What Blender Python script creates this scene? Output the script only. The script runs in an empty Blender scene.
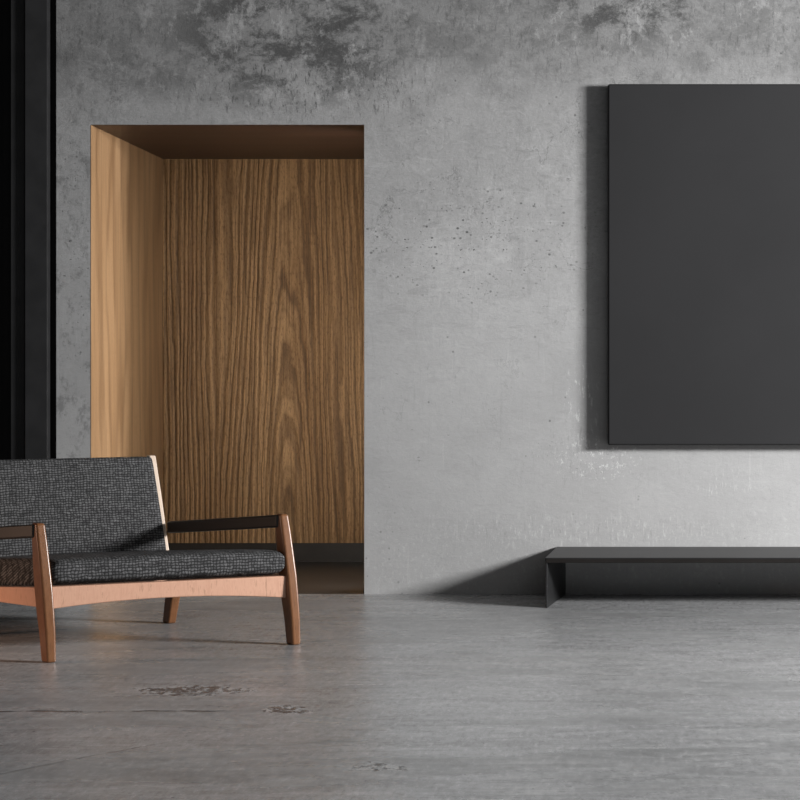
import bpy, bmesh, math
from mathutils import Vector
sc=bpy.context.scene
sc.view_settings.view_transform='Standard'
sc.view_settings.look='None'
# ---------------------------------------------------------------- node helper
class NT:
    def __init__(s,name):
        s.m=bpy.data.materials.new(name); s.m.use_nodes=True
        s.t=s.m.node_tree; s.t.nodes.clear()
        s.out=s.t.nodes.new('ShaderNodeOutputMaterial')
        s.b=s.t.nodes.new('ShaderNodeBsdfPrincipled')
        s.t.links.new(s.b.outputs[0],s.out.inputs[0])
        s.tc=s.t.nodes.new('ShaderNodeTexCoord'); s.P=s.tc.outputs['Object']
    def put(s,sock,v):
        if isinstance(v,bpy.types.NodeSocket): s.t.links.new(v,sock)
        elif isinstance(v,(tuple,list)) and len(v)==3 and sock.type=='RGBA': sock.default_value=(*v,1)
        else: sock.default_value=v
    def math(s,op,a,b=0.0,c=None,clamp=False):
        n=s.t.nodes.new('ShaderNodeMath'); n.operation=op; n.use_clamp=clamp
        s.put(n.inputs[0],a); s.put(n.inputs[1],b)
        if c is not None: s.put(n.inputs[2],c)
        return n.outputs[0]
    def sep(s,v=None):
        n=s.t.nodes.new('ShaderNodeSeparateXYZ'); s.put(n.inputs[0],v or s.P); return n.outputs
    def comb(s,x,y,z):
        n=s.t.nodes.new('ShaderNodeCombineXYZ')
        for i,v in enumerate((x,y,z)): s.put(n.inputs[i],v)
        return n.outputs[0]
    def scale(s,sc_,loc=(0,0,0),v=None,rot=(0,0,0)):
        n=s.t.nodes.new('ShaderNodeMapping'); s.put(n.inputs[0],v or s.P)
        n.inputs['Scale'].default_value=sc_; n.inputs['Location'].default_value=loc
        n.inputs['Rotation'].default_value=rot; return n.outputs[0]
    def noise(s,v,sc_=1,det=6,rough=.55,dist=0):
        n=s.t.nodes.new('ShaderNodeTexNoise'); s.put(n.inputs['Vector'],v)
        n.inputs['Scale'].default_value=sc_; n.inputs['Detail'].default_value=det
        n.inputs['Roughness'].default_value=rough; n.inputs['Distortion'].default_value=dist
        return n.outputs[0]
    def white(s,v):
        n=s.t.nodes.new('ShaderNodeTexWhiteNoise'); n.noise_dimensions='3D'; s.put(n.inputs['Vector'],v); return n.outputs['Value']
    def voro(s,v,sc_,feat='F1'):
        n=s.t.nodes.new('ShaderNodeTexVoronoi'); n.feature=feat; s.put(n.inputs['Vector'],v)
        n.inputs['Scale'].default_value=sc_; return n.outputs['Distance']
    def sm(s,v,a,b,lo=0,hi=1):
        n=s.t.nodes.new('ShaderNodeMapRange'); n.interpolation_type='SMOOTHSTEP'
        s.put(n.inputs[0],v)
        if a>b: a,b,lo,hi=b,a,hi,lo
        for i,x in enumerate((a,b,lo,hi)): n.inputs[i+1].default_value=x
        return n.outputs[0]
    def mix(s,f,a,b,mode='MIX'):
        n=s.t.nodes.new('ShaderNodeMix'); n.data_type='RGBA'; n.blend_type=mode
        s.put(n.inputs[0],f); s.put(n.inputs[6],a); s.put(n.inputs[7],b); return n.outputs[2]
    def dot(s,vec,v=None):
        n=s.t.nodes.new('ShaderNodeVectorMath'); n.operation='DOT_PRODUCT'
        s.put(n.inputs[0],v or s.P); n.inputs[1].default_value=vec; return n.outputs['Value']
    def bump(s,h,strength=.3,dist=.01):
        n=s.t.nodes.new('ShaderNodeBump'); n.inputs['Strength'].default_value=strength
        n.inputs['Distance'].default_value=dist; s.put(n.inputs['Height'],h)
        s.t.links.new(n.outputs[0],s.b.inputs['Normal'])
    def fin(s,col,rough=.6,spec=.5,metal=0):
        s.put(s.b.inputs['Base Color'],col); s.put(s.b.inputs['Roughness'],rough)
        s.b.inputs['Specular IOR Level'].default_value=spec; s.b.inputs['Metallic'].default_value=metal
        return s.m
g=lambda v:(v,v,v)
# ---------------------------------------------------------------- materials
def wall_mat():
    n=NT('concrete_wall'); x,y,z=n.sep()
    M=lambda a,b:n.math('MULTIPLY',a,b)
    MX=lambda *a: a[0] if len(a)==1 else n.math('MAXIMUM',a[0],MX(*a[1:]))
    def blob(cx,cz,rx,rz):
        dx=n.math('DIVIDE',n.math('SUBTRACT',x,cx),rx); dz=n.math('DIVIDE',n.math('SUBTRACT',z,cz),rz)
        d=n.math('ADD',M(dx,dx),M(dz,dz))
        return n.sm(d,1.2,.1)
    big=n.noise(n.scale((.7,1,.9)),1.3,5,.6,.4)
    med=n.noise(n.scale((1,1,1.3),(4,0,2)),5,10,.68,.3)
    fine=n.noise(n.scale((1,1,1.5)),42,7,.75)
    act=n.sm(n.math('ADD',z,M(big,.8)),1.5,2.7,.36,.9)
    col=n.mix(n.sm(big,.3,.72),g(.285),g(.335))
    pa=n.noise(n.scale((1,1,.7),(2,0,6),rot=(0,.5,0)),1.9,11,.62,.2)
    col=n.mix(M(M(n.sm(pa,.50,.53),.18),act),col,g(.21))
    pb=n.noise(n.scale((.7,1,1.6),(8,0,3),rot=(0,-.4,0)),2.6,11,.66,.2)
    col=n.mix(M(M(n.sm(pb,.53,.57),.20),act),col,g(.43))
    col=n.mix(M(M(n.sm(med,.52,.68),.28),act),col,g(.20))
    col=n.mix(M(M(n.sm(med,.45,.28),.30),act),col,g(.42))
    st=n.noise(n.scale((7,1,.8),(1,0,3)),4,10,.78,.1)
    col=n.mix(M(M(n.sm(st,.53,.68),.42),n.math('ADD',M(act,.7),.2)),col,g(.16))
    st2=n.noise(n.scale((10,1,.6),(7,0,5)),3,10,.78,.1)
    col=n.mix(M(n.sm(st2,.56,.68),.22),col,g(.48))
    rr_=n.noise(n.scale((1,1,3.2),(3,0,7),rot=(0,.9,0)),7,9,.72,.6)
    col=n.mix(M(M(n.sm(rr_,.55,.62),.30),act),col,g(.14))
    rr2=n.noise(n.scale((1,1,3.6),(9,0,1),rot=(0,-.8,0)),6,9,.72,.6)
    col=n.mix(M(M(n.sm(rr2,.56,.63),.26),act),col,g(.45))
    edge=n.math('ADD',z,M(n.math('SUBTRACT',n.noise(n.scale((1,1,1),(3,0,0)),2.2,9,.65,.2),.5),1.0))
    col=n.mix(M(n.sm(z,1.7,3.3),.40),col,g(.13))  # light fall-off towards the top, painted into the concrete colour
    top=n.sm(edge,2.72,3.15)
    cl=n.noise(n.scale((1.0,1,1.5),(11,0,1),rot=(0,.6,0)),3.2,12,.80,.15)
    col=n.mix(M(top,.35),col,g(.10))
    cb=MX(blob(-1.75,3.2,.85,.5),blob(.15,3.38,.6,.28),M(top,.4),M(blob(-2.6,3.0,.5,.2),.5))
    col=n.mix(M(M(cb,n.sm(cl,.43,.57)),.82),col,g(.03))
    clw=n.noise(n.scale((1.6,1,1.0),(1,0,1),rot=(0,-.7,0)),4.0,12,.8,.2)
    col=n.mix(M(M(MX(blob(-1.9,3.1,1.2,.5),blob(.2,3.3,1.2,.3)),n.sm(clw,.53,.60)),.35),col,g(.42))
    ck=n.noise(n.scale((3.2,1,.9),(2,0,1),rot=(0,.25,0)),13,9,.80)
    ckm=n.sm(ck,.53,.60)
    col=n.mix(M(M(ckm,MX(blob(-1.7,2.9,.9,.25),M(top,.5))),.75),col,g(.03))
    lm=n.sm(x,-2.6,-2.95)
    lmn=n.noise(n.scale((1.5,1,1.0),(6,0,2)),6,10,.78,.1)
    col=n.mix(M(M(lm,n.sm(lmn,.50,.62)),.5),col,g(.08))
    hl=n.math('ABSOLUTE',n.math('SUBTRACT',pa,.503))
    col=n.mix(M(M(M(n.sm(hl,.005,.001),n.sm(n.noise(n.P,3,3),.50,.6)),.5),act),col,g(.06))
    # pits
    pm=MX(blob(-.75,2.03,.85,.36),M(blob(-.1,.8,.3,.15),.45),blob(-3.0,2.0,.15,.8),M(blob(-1.1,2.75,.3,.25),.5))
    pn=n.noise(n.scale((1,1,1.3)),66,2,.5)
    pl=n.noise(n.scale((1,1,1.8),(3,0,3)),30,7,.80)
    pn2=n.sm(n.noise(n.scale((.6,1,3.0),(0,0,9)),6,9,.78),.49,.58)
    pit=M(M(MX(n.sm(pn,.63,.68),n.sm(pl,.595,.63)),pn2),pm)
    col=n.mix(M(pit,.95),col,g(.022))
    vo=n.voro(n.scale((1,1,1)),15); ph=M(n.sm(vo,.12,.07),n.sm(n.noise(n.P,2.1,2),.50,.6))
    col=n.mix(M(ph,.6),col,g(.05))
    vo2=n.voro(n.scale((1,1,1.3),(3,0,3)),24); ph2=M(n.sm(vo2,.24,.14),M(blob(-.75,2.03,.9,.4),n.sm(n.noise(n.P,6,4),.5,.58)))
    col=n.mix(M(ph2,.75),col,g(.035))
    chn=n.noise(n.scale((1,1,1.4),(9,0,9)),9,9,.75)
    col=n.mix(M(n.sm(chn,.64,.67),.6),col,g(.07))
    wf=M(n.sm(n.noise(n.scale((1.4,1,1),(5,0,5)),24,9,.8,.2),.54,.60),MX(blob(-.02,.77,.28,.16),M(n.sm(z,.6,.3),.3)))
    col=n.mix(M(wf,.65),col,g(.68))
    sv=n.noise(n.scale((5,1,1),(1,0,8),rot=(0,-.2,0)),12,8,.75)
    sc1=M(n.sm(sv,.55,.62),MX(blob(-.1,.36,1.0,.12),blob(-.1,1.1,.12,.35),M(blob(.7,.62,.2,.1),.8)))
    col=n.mix(M(sc1,.5),col,g(.62))
    sc2=M(n.sm(sv,.44,.38),MX(blob(-.1,.36,1.0,.12),M(blob(-.1,.8,.3,.3),.6)))
    col=n.mix(M(sc2,.4),col,g(.10))
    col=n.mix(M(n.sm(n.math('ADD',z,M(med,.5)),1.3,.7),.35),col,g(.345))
    col=n.mix(M(M(n.sm(fine,.48,.66),.22),act),col,g(.12))
    col=n.mix(M(M(n.sm(fine,.46,.3),.18),act),col,g(.5))
    hh=M(n.math('ADD',n.math('ADD',M(med,.9),M(rr_,.3)),M(fine,.25)),act)
    hh=n.math('SUBTRACT',hh,M(pit,.8))
    n.bump(hh,.65,.015)
    return n.fin(col,.75,.25)
def floor_mat():
    n=NT('concrete_floor'); x,y,z=n.sep()
    M=lambda a,b:n.math('MULTIPLY',a,b)
    a=n.noise(n.scale((.45,1.0,1)),1.6,9,.62,.3)
    b=n.noise(n.scale((1.8,1.1,1),(3,1,0),rot=(0,0,.12)),4,12,.78,.3)
    f=n.noise(n.scale((1,.30,1)),40,7,.8)
    s2=n.noise(n.scale((.7,2.6,1),(5,2,0),rot=(0,0,-.06)),5,11,.80,.6)
    s3=n.noise(n.scale((.4,1.6,1),(1,7,0),rot=(0,0,.07)),4,11,.76,1.0)
    col=n.mix(n.sm(a,.3,.7),(.228,.231,.235),(.320,.324,.330))
    col=n.mix(M(n.sm(b,.48,.66),.34),col,g(.145))
    col=n.mix(M(n.sm(b,.45,.3),.3),col,g(.45))
    col=n.mix(M(n.sm(s2,.54,.58),.24),col,g(.48))
    col=n.mix(M(n.sm(s3,.53,.56),.30),col,g(.14))
    col=n.mix(M(n.sm(s3,.47,.45),.14),col,g(.46))
    wob=M(n.math('SUBTRACT',n.noise(n.scale((1,0,0)),2.5,8,.75),.5),.16)
    def line(y0,x0,x1,w,sl=0.):
        d=n.math('ABSOLUTE',n.math('SUBTRACT',n.math('ADD',n.math('SUBTRACT',y,M(x,sl)),wob),y0))
        return M(n.sm(d,w,w*.3),M(n.sm(x,x1,x1-.2),n.sm(x,x0-.2,x0)))
    l=n.math('MAXIMUM',line(-3.70,-4,-1.2,.022,.02),M(line(-2.45,-3,-1.4,.015,1.25),.5))
    l=M(l,n.sm(n.noise(n.P,9,5),.38,.55,.2,.95))
    dx_=M(n.math('SUBTRACT',n.noise(n.P,7,6,.7),.5),.3)
    def blob(cx,cy,rx,ry):
        dx=n.math('DIVIDE',n.math('ADD',n.math('SUBTRACT',x,cx),dx_),rx); dy=n.math('DIVIDE',n.math('SUBTRACT',n.math('SUBTRACT',y,cy),dx_),ry)
        return n.sm(n.math('ADD',M(dx,dx),M(dy,dy)),1.8,0)
    bm=n.math('MAXIMUM',blob(-1.62,-3.27,.26,.14),n.math('MAXIMUM',blob(-1.20,-3.69,.11,.09),M(blob(-.73,-4.75,.11,.08),.75)))
    cn=n.noise(n.scale((1,.55,1)),26,9,.82)
    cth=n.math('ADD',cn,M(n.math('SUBTRACT',bm,1),.22))
    ck=n.sm(cth,.44,.475)
    cw=n.sm(cth,.33,.40)
    col=n.mix(M(M(cw,n.sm(cn,.52,.46)),.45),col,g(.55))
    dk=n.math('MAXIMUM',l,M(ck,.95))
    col=n.mix(M(dk,.9),col,g(.025))
    sp=n.noise(n.scale((1,.6,1),(7,7,0)),16,9,.8)
    col=n.mix(M(n.sm(sp,.62,.65),.55),col,g(.05))
    col=n.mix(M(n.sm(f,.50,.64),.38),col,g(.11))
    col=n.mix(M(n.sm(f,.48,.36),.28),col,g(.6))
    n.bump(n.math('SUBTRACT',n.math('ADD',M(b,.5),M(f,.2)),dk),.3,.012)
    return n.fin(col,n.sm(a,.3,.7,.34,.18),.55)
def grain_mat(name,dark,mid,light,ux,k=34,dist=.9,rough=.45,spec=.4,amt=1.0,axis=2,vs=.16,wig=0,pw=2.2,bs=.25,cath=None,spk=.35,fs=1.0,k2=0):
    n=NT(name); x,y,z=n.sep()
    M=lambda a,b:n.math('MULTIPLY',a,b)
    u=n.math('ADD',M(x,ux[0]),M(y,ux[1])); v=z
    if axis==1: u,v=y,x
    u0=u
    w=n.noise(n.comb(u,M(v,vs),0),2.6,2,.5,.1)
    w2=n.noise(n.comb(M(u,.6),M(v,.16),4),9,3,.5)
    w3=n.noise(n.comb(u,M(v,.5),9),22,3,.5)
    if cath:
        du=n.math('SUBTRACT',u,cath[0]); dv=M(n.math('SUBTRACT',v,cath[1]),cath[2])
        u0=n.math('SQRT',n.math('ADD',M(du,du),M(dv,dv)))
    ph=n.math('ADD',M(u0,k),M(w,k*dist))
    ph=n.math('ADD',ph,M(w2,wig))
    ph=n.math('ADD',ph,M(w3,2.2 if cath else 0))
    lines=n.math('POWER',n.math('MULTIPLY_ADD',n.math('SINE',ph),.5,.5),pw)
    fib=n.noise(n.comb(u,M(v,.018),0),110*fs,7,.75)
    fib2=n.noise(n.comb(u,M(v,.02),3),34*fs,7,.7)
    tone=n.noise(n.comb(u,M(v,.15),7),3.2,3)
    brk=n.noise(n.comb(u,M(v,.12),11),7,4,.6)
    sp=n.noise(n.comb(u,M(v,.25),2),120,3,.7)
    col=n.mix(n.sm(tone,.35,.65),mid,light)
    col=n.mix(M(M(lines,n.sm(brk,.3,.6,.35,1)),(.62 if k2 else .80)*amt),col,dark)
    if k2:
        l2=n.math('POWER',n.math('MULTIPLY_ADD',n.math('SINE',M(ph,k2)),.5,.5),1.8)
        col=n.mix(M(l2,.36),col,dark)
    col=n.mix(M(n.sm(fib,.48,.62),.55*amt),col,dark)
    col=n.mix(M(n.sm(fib2,.5,.62),.42*amt),col,dark)
    col=n.mix(M(n.sm(sp,.5,.65),spk*amt),col,dark)
    n.bump(n.math('ADD',n.math('ADD',M(lines,-.5),M(fib,-.5)),M(sp,-.3)),min(1,bs*amt),.006 if bs<.9 else .010)
    return n.fin(col,rough,spec)
EU=Vector((.995,.545,0)).normalized(); EV=Vector((-.731,.732,0)).normalized()
def fabric_mat():
    n=NT('woven_charcoal_fabric')
    M=lambda a,b:n.math('MULTIPLY',a,b)
    p=n.dot(tuple(EU)); y=n.dot((-EU.y,EU.x,0)); z=n.sep()[2]
    q=n.math('ADD',z,M(y,.55))
    j=M(n.math('SUBTRACT',n.noise(n.P,22,5,.65),.5),2.2)
    j2=M(n.math('SUBTRACT',n.noise(n.scale((1,1,1),(5,5,5)),22,5,.65),.5),1.8)
    pp=n.math('ADD',M(p,1/.015),j); qq=n.math('ADD',M(q,1/.0135),j2)
    cx=n.math('FLOOR',pp); cy=n.math('FLOOR',qq)
    r=n.white(n.comb(cx,cy,0)); r2=n.white(n.comb(n.math('FLOOR',M(pp,.4)),cy,5))
    fx=n.math('SINE',M(n.math('FRACT',pp),math.pi)); fy=n.math('SINE',M(n.math('FRACT',qq),math.pi))
    th=M(n.math('POWER',fx,.4),n.math('POWER',fy,.65))
    lvl=n.math('ADD',M(r,.34),n.math('ADD',M(r2,.24),.42))
    h=M(th,lvl)
    fz=n.noise(n.P,240,3,.7)
    h2=n.math('ADD',h,M(n.math('SUBTRACT',fz,.5),.3))
    col=n.mix(n.sm(h2,.1,1.0),(.020,.020,.0205),(.125,.125,.127))
    n.bump(h,.5,.005)
    return n.fin(col,.95,.06)
def plain(name,c,rough,spec=.5,metal=0,var=.15,ns=8):
    n=NT(name); t=n.noise(n.P,ns,5)
    col=n.mix(n.sm(t,.3,.7),tuple(v*(1-var) for v in c),tuple(v*(1+var) for v in c))
    return n.fin(col,rough,spec,metal)
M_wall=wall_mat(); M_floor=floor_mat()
M_panel=grain_mat('brown_oak_panel',(.052,.026,.011),(.31,.180,.082),(.40,.243,.118),(1,0),k=165,dist=.30,vs=.08,wig=8,rough=.5,spec=.25,bs=1.0,pw=2.0,cath=(-2.05,-1.6,.045),spk=.42,k2=2.3)
M_rev=grain_mat('light_oak_board',(.12,.064,.030),(.26,.157,.082),(.33,.208,.114),(0,1),k=26,dist=1.2,amt=.7,rough=.42,spec=.3,fs=.8)
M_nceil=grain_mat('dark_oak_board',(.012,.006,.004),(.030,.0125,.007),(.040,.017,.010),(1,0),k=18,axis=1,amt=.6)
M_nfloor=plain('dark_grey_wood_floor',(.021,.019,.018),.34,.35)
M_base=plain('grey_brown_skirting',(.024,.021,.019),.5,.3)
M_fab=fabric_mat()
def chairwood(name,dark,mid,light,rough=.4):
    n=NT(name); p=n.dot(tuple(EU)); q=n.dot(tuple(EV)); z=n.sep()[2]
    f=n.noise(n.comb(n.math('MULTIPLY',p,9),n.math('MULTIPLY',q,9),n.math('MULTIPLY',z,1.4)),9,7,.7,.3)
    col=n.mix(n.sm(f,.35,.65),mid,light)
    col=n.mix(n.math('MULTIPLY',n.sm(f,.53,.66),.75),col,dark)
    return n.fin(col,rough,.5)
M_leg=chairwood('teak_leg',(.045,.016,.006),(.135,.055,.022),(.20,.088,.037),.28)
M_rail=chairwood('pale_teak_rail',(.28,.145,.09),(.45,.25,.17),(.53,.31,.215),.35)
M_stile=chairwood('light_ash_frame',(.42,.31,.23),(.56,.44,.34),(.64,.52,.42))
M_arm=chairwood('black_stained_arm',(.005,.0045,.004),(.008,.007,.0065),(.013,.011,.0095),.5)
M_canvas=plain('charcoal_canvas',(.024,.024,.025),.8,.08,0,.05,1.2)
M_bench=plain('black_steel',(.012,.012,.0125),.42,.3,0,.1,6)
M_bedge=plain('bronze_black_edge',(.011,.0095,.0088),.5,.15,0,.1,6)
M_black=plain('matte_black_steel',(.005,.005,.0055),.6,.2)
M_dgrey=plain('dark_grey_steel',(.021,.021,.0218),.5,.25)
M_ceil=plain('dark_ceiling_plaster',(.06,.06,.06),.9,.2)
# ---------------------------------------------------------------- mesh helpers
def mkobj(name,bm,mat,parent=None,origin=None,bevel=0,seg=3,smooth=True,kind=None,label=None,cat=None):
    o_=Vector(origin) if origin else Vector((0,0,0))
    if origin: bmesh.ops.translate(bm,verts=bm.verts,vec=-o_)
    bmesh.ops.recalc_face_normals(bm,faces=bm.faces)
    me=bpy.data.meshes.new(name); bm.to_mesh(me); bm.free()
    ob=bpy.data.objects.new(name,me); sc.collection.objects.link(ob)
    me.materials.append(mat)
    if parent: ob.parent=parent
    else: ob.location=o_
    if smooth:
        for p in me.polygons: p.use_smooth=True
    if bevel:
        b=ob.modifiers.new('bevel','BEVEL'); b.width=bevel; b.segments=seg; b.limit_method='ANGLE'; b.angle_limit=math.radians(35)
        b.harden_normals=True
    if kind: ob['kind']=kind
    if label: ob['label']=label
    if cat: ob['category']=cat
    return ob
def addbox(bm,x0,x1,y0,y1,z0,z1):
    vs=[bm.verts.new((x,y,z)) for x in(x0,x1) for y in(y0,y1) for z in(z0,z1)]
    for f in((0,1,3,2),(4,6,7,5),(0,4,5,1),(2,3,7,6),(0,2,6,4),(1,5,7,3)): bm.faces.new([vs[i] for i in f])
def box(name,mat,x0,x1,y0,y1,z0,z1,**k):
    bm=bmesh.new(); addbox(bm,x0,x1,y0,y1,z0,z1); return mkobj(name,bm,mat,smooth=bool(k.get('bevel')),**k)
def loft(rings):
    bm=bmesh.new(); R=[[bm.verts.new(p) for p in r] for r in rings]; n=len(R[0])
    for a,b in zip(R,R[1:]):
        for i in range(n): bm.faces.new((a[i],a[(i+1)%n],b[(i+1)%n],b[i]))
    bm.faces.new(R[0]); bm.faces.new(R[-1][::-1]); return bm
# ---------------------------------------------------------------- room
XL,XR=-2.902,-1.346; ZT=2.674; ND=1.806; bt=.002
bm=bmesh.new()
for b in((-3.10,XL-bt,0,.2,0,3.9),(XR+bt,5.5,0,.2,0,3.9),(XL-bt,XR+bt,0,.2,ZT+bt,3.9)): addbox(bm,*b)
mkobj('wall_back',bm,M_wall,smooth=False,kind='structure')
box('floor',M_floor,-7,5.5,-12.5,.001,-.1,0,kind='structure')
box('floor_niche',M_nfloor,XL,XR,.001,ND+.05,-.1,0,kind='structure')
box('ceiling',M_ceil,-7,5.5,-12.5,0.2,3.9,4.0,kind='structure')
bm=bmesh.new(); addbox(bm,XL-bt,XL,-.001,.2,0,ZT); addbox(bm,XL-.03,XL,.2,ND,0,ZT)
mkobj('trim_1',bm,M_rev,smooth=False,kind='structure')
bm=bmesh.new(); addbox(bm,XR,XR+bt,.001,.2,0,ZT); addbox(bm,XR,XR+.03,.2,ND,0,ZT)
mkobj('trim_2',bm,M_rev,smooth=False,kind='structure')
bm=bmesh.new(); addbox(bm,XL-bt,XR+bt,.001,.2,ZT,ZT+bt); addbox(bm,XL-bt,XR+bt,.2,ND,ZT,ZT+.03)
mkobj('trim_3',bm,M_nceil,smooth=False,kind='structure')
box('wall_niche',M_panel,XL,XR,ND,ND+.05,.125,ZT,kind='structure')
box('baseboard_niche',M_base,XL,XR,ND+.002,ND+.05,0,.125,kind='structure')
bm=bmesh.new()
addbox(bm,-3.14,-3.10,.03,.2,0,3.9)
addbox(bm,-3.42,-3.352,.05,.2,0,3.9)
addbox(bm,-7,-3.42,.08,.2,0,3.9)
mkobj('door_1',bm,M_black,smooth=False,kind='structure')
bm=bmesh.new()
addbox(bm,-3.262,-3.14,-.05,.2,0,3.9)
addbox(bm,-3.352,-3.275,-.02,.2,0,3.9)
addbox(bm,-3.275,-3.262,.06,.2,0,3.9)
mkobj('trim_4',bm,M_dgrey,smooth=False,kind='structure')
# ---------------------------------------------------------------- wall panel (canvas)
cv=bpy.data.objects.new('wall_panel',None); sc.collection.objects.link(cv)
cx0,cx1,cz0,cz1=.044,2.15,.852,2.896; cyF=-.09
cv.location=((cx0+cx1)/2,0,cz0)
cv['label']='large plain charcoal canvas panel hung on the concrete wall'; cv['category']='wall art'
O=tuple(cv.location)
bm=bmesh.new(); addbox(bm,cx0,cx1,cyF,-.02,cz0,cz1)
mkobj('canvas',bm,M_canvas,parent=cv,origin=O,bevel=.012,seg=4)
bm=bmesh.new(); addbox(bm,cx0+.02,cx1-.02,-.02,0,cz0+.02,cz1-.02)
mkobj('stretcher_frame',bm,M_black,parent=cv,origin=O,smooth=False)
# ---------------------------------------------------------------- bench
be=bpy.data.objects.new('bench',None); sc.collection.objects.link(be)
bx1=2.5; be.location=(1.1,-.33,0)
be['label']='long low black steel bench standing against the concrete wall'; be['category']='bench'
O=tuple(be.location)
yf,yb=-.64,-.004
def skew(xf,xb,w,z0,z1,xf1=None,xb1=None,y0=None,y1=None):
    y0=yf if y0 is None else y0; y1=yb if y1 is None else y1
    xf1=xf+w if xf1 is None else xf1; xb1=xb+w if xb1 is None else xb1
    return loft([[(xf,y0,z0),(xf1,y0,z0),(xb1,y1,z0),(xb,y1,z0)],[(xf,y0,z1),(xf1,y0,z1),(xb1,y1,z1),(xb,y1,z1)]])
mkobj('bench_top',skew(-.295,-.245,0,.250,.270,bx1,bx1-.05),M_bench,parent=be,origin=O,bevel=.002)
mkobj('front_edge',skew(-.290,-.290,0,.243,.264,bx1-.002,bx1-.002,yf-.006,yf+.012),M_bedge,parent=be,origin=O,bevel=.002,label='faintly bronze front edge strip')
mkobj('leg',skew(-.293,-.205,.010,0,.250),M_bench,parent=be,origin=O,bevel=.002)
mkobj('leg',skew(bx1-.018,bx1-.09,.010,0,.250),M_bench,parent=be,origin=O,bevel=.002)
# ---------------------------------------------------------------- lounge chair
W,DP=1.126,1.034
FL=Vector((-2.425,-2.53,0))
def C(u,v,z): return FL+EU*u+EV*v+Vector((0,0,z))
ch=bpy.data.objects.new('lounge_chair',None); sc.collection.objects.link(ch)
co=C(W/2,DP/2,0); ch.location=co
ch['label']='teak lounge chair with charcoal woven cushions and black arms'; ch['category']='armchair'
def leg(u,pts):
    rings=[]
    for v,z,wu,wv in pts:
        rings.append([C(u-wu/2,v-wv/2,z),C(u+wu/2,v-wv/2,z),C(u+wu/2,v+wv/2,z),C(u-wu/2,v+wv/2,z)])
    return loft(rings)
fr=[(-.010,0,.042,.056),(.002,.12,.046,.066),(.020,.22,.048,.076),(.036,.32,.048,.080),(.054,.42,.046,.074),(.074,.54,.044,.060),(.084,.606,.040,.048)]
for u in(0,W): mkobj('leg',leg(u,fr),M_leg,parent=ch,origin=co,bevel=.011,seg=4,label='tapered teak front leg')
rr=[(1.05,0,.042,.058),(1.02,.12,.046,.068),(.965,.30,.046,.072)]
for u in(0,W): mkobj('leg',leg(u,rr),M_leg,parent=ch,origin=co,bevel=.010,seg=4,label='short teak rear leg')
def arm(u):
    rings=[]
    for i in range(13):
        s=i/12; v=.074+s*.944; z=.572-.085*s
        wu=.062; t=.060
        rings.append([C(u-wu/2,v,z-t/2),C(u+wu/2,v,z-t/2),C(u+wu/2,v,z+t/2),C(u-wu/2,v,z+t/2)])
    return loft(rings)
for u in(0,W): mkobj('armrest',arm(u),M_arm,parent=ch,origin=co,bevel=.010,seg=4,label='black-stained wooden armrest')
rings=[]
for i in range(21):
    s=i/20; u=.015+s*(W-.03); v=.03; b=.228+.028*4*s*(1-s)-.012*s; t=.328-.008*s
    rings.append([C(u,v-.016,b),C(u,v+.016,b),C(u,v+.016,t),C(u,v-.016,t)])
mkobj('front_rail',loft(rings),M_rail,parent=ch,origin=co,bevel=.006,label='pale teak curved front rail')
for u in(.0,W):
    rings=[]
    for i in range(11):
        s=i/10; v=.05+s*.93; b=.236-.02*s; t=.325-.07*s
        rings.append([C(u-.014,v,b),C(u+.014,v,b),C(u+.014,v,t),C(u-.014,v,t)])
    mkobj('side_rail',loft(rings),M_rail,parent=ch,origin=co,bevel=.005)
rings=[[C(u,v,z) for v,z in((.95,.20),(.98,.20),(.98,.27),(.95,.27))] for u in(.015,W-.015)]
mkobj('rear_rail',loft(rings),M_rail,parent=ch,origin=co,bevel=.005)
def pad(fn,nu=56,nv=72,ex=5.0,endr=.06,L=1.0):
    rings=[]
    for i in range(nu+1):
        t=i/nu; s=.5-.5*math.cos(math.pi*t)
        d=min(s,1-s)*L
        k=1 if d>=endr else math.sqrt(max(0,1-(1-d/endr)**2))
        r=[]
        for j in range(nv):
            th=2*math.pi*j/nv; c,sn=math.cos(th),math.sin(th)
            a=math.copysign(abs(c)**(2/ex),c); b=math.copysign(abs(sn)**(2/ex),sn)
            r.append(fn(s,a,b,k))
        rings.append(r)
    return loft(rings)
def seatfn(s,a,b,k):
    u=.026+s*(W-.052)
    v=.505+.505*a*(1-.04*(1-k))
    zc=.392-.006*s-.075*v; h=.063+.008*math.sin(math.pi*min(1,max(0,s)))*(1 if b>0 else 0)
    return C(u,v,zc+h*b*(.40+.60*k))
mkobj('seat_cushion',pad(seatfn,ex=5.5,endr=.038,L=W),M_fab,parent=ch,origin=co,label='charcoal woven seat cushion')
def backfn(s,a,b,k):
    u=.03+s*(W-.075)
    z=.595+.245*a; q=(z-.35)/.49
    v=1.045+.14*q+(-.035+.045*b*(.45+.55*k))-.012*math.sin(math.pi*s)*(b<0)
    return C(u,v,z+( -.006*(1-k) if a>0 else 0))
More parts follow.
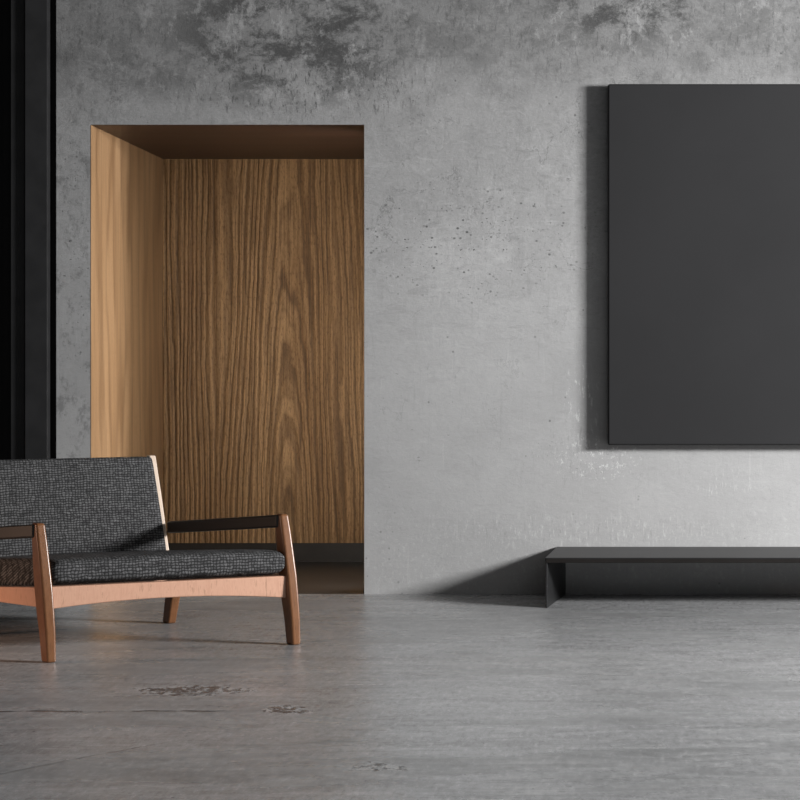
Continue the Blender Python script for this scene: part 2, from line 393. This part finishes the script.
mkobj('backrest',pad(backfn,ex=7,endr=.03,L=W),M_fab,parent=ch,origin=co,label='charcoal woven backrest cushion')
for u0,u1 in((0,.032),(W-.045,W-.012)):
    rings=[]
    for z,v,w in((.30,1.03,.05),(.45,1.07,.05),(.65,1.118,.045),(.845,1.168,.035)):
        rings.append([C(u0,v-w/2,z),C(u1,v-w/2,z),C(u1,v+w/2,z),C(u0,v+w/2,z)])
    mkobj('back_frame',loft(rings),M_stile,parent=ch,origin=co,bevel=.005,label='pale ash backrest upright')
# ---------------------------------------------------------------- lights
def area(name,loc,target,size,energy,col=(1,1,1),sy=None,spread=180):
    l=bpy.data.lights.new(name,'AREA'); l.energy=energy; l.color=col; l.spread=math.radians(spread)
    l.shape='RECTANGLE'; l.size=size; l.size_y=sy or size
    o=bpy.data.objects.new(name,l); sc.collection.objects.link(o); o.location=loc
    o.rotation_euler=(Vector(target)-Vector(loc)).to_track_quat('-Z','Y').to_euler(); return o
area('window_light',(7.0,-4.1,2.7),(-.9,0,1.0),1.7,1640,(1,.995,.99),1.0)
area('fill_light',(1.5,-9,3.6),(-1,0,1.0),3.0,40,(1,1,1),1.2)
area('niche_fill_light',(XR-.012,.22,1.30),(XL,1.6,1.30),.05,32,(1,.95,.87),2.2)  # added light, hidden behind the right reveal, to brighten the niche panel
area('warm_fill_light',(-4.3,-2.7,.75),(-2.9,-2.35,0),.25,4.5,(1,.60,.40),.25,spread=70)  # unseen warm fill added off frame to lift the shadow under the chair
w=bpy.data.worlds.new('world'); sc.world=w; w.use_nodes=True
w.node_tree.nodes['Background'].inputs[0].default_value=(.96,.98,1,1)
w.node_tree.nodes['Background'].inputs[1].default_value=.14
# ---------------------------------------------------------------- camera
cd=bpy.data.cameras.new('camera'); cam=bpy.data.objects.new('camera',cd); sc.collection.objects.link(cam)
cam.location=(0,-11,1.3); cam.rotation_euler=(math.pi/2,0,0)
cd.sensor_width=36; cd.lens=36*1929.2/800; cd.shift_x=-.25; cd.shift_y=-.0425
sc.camera=cam
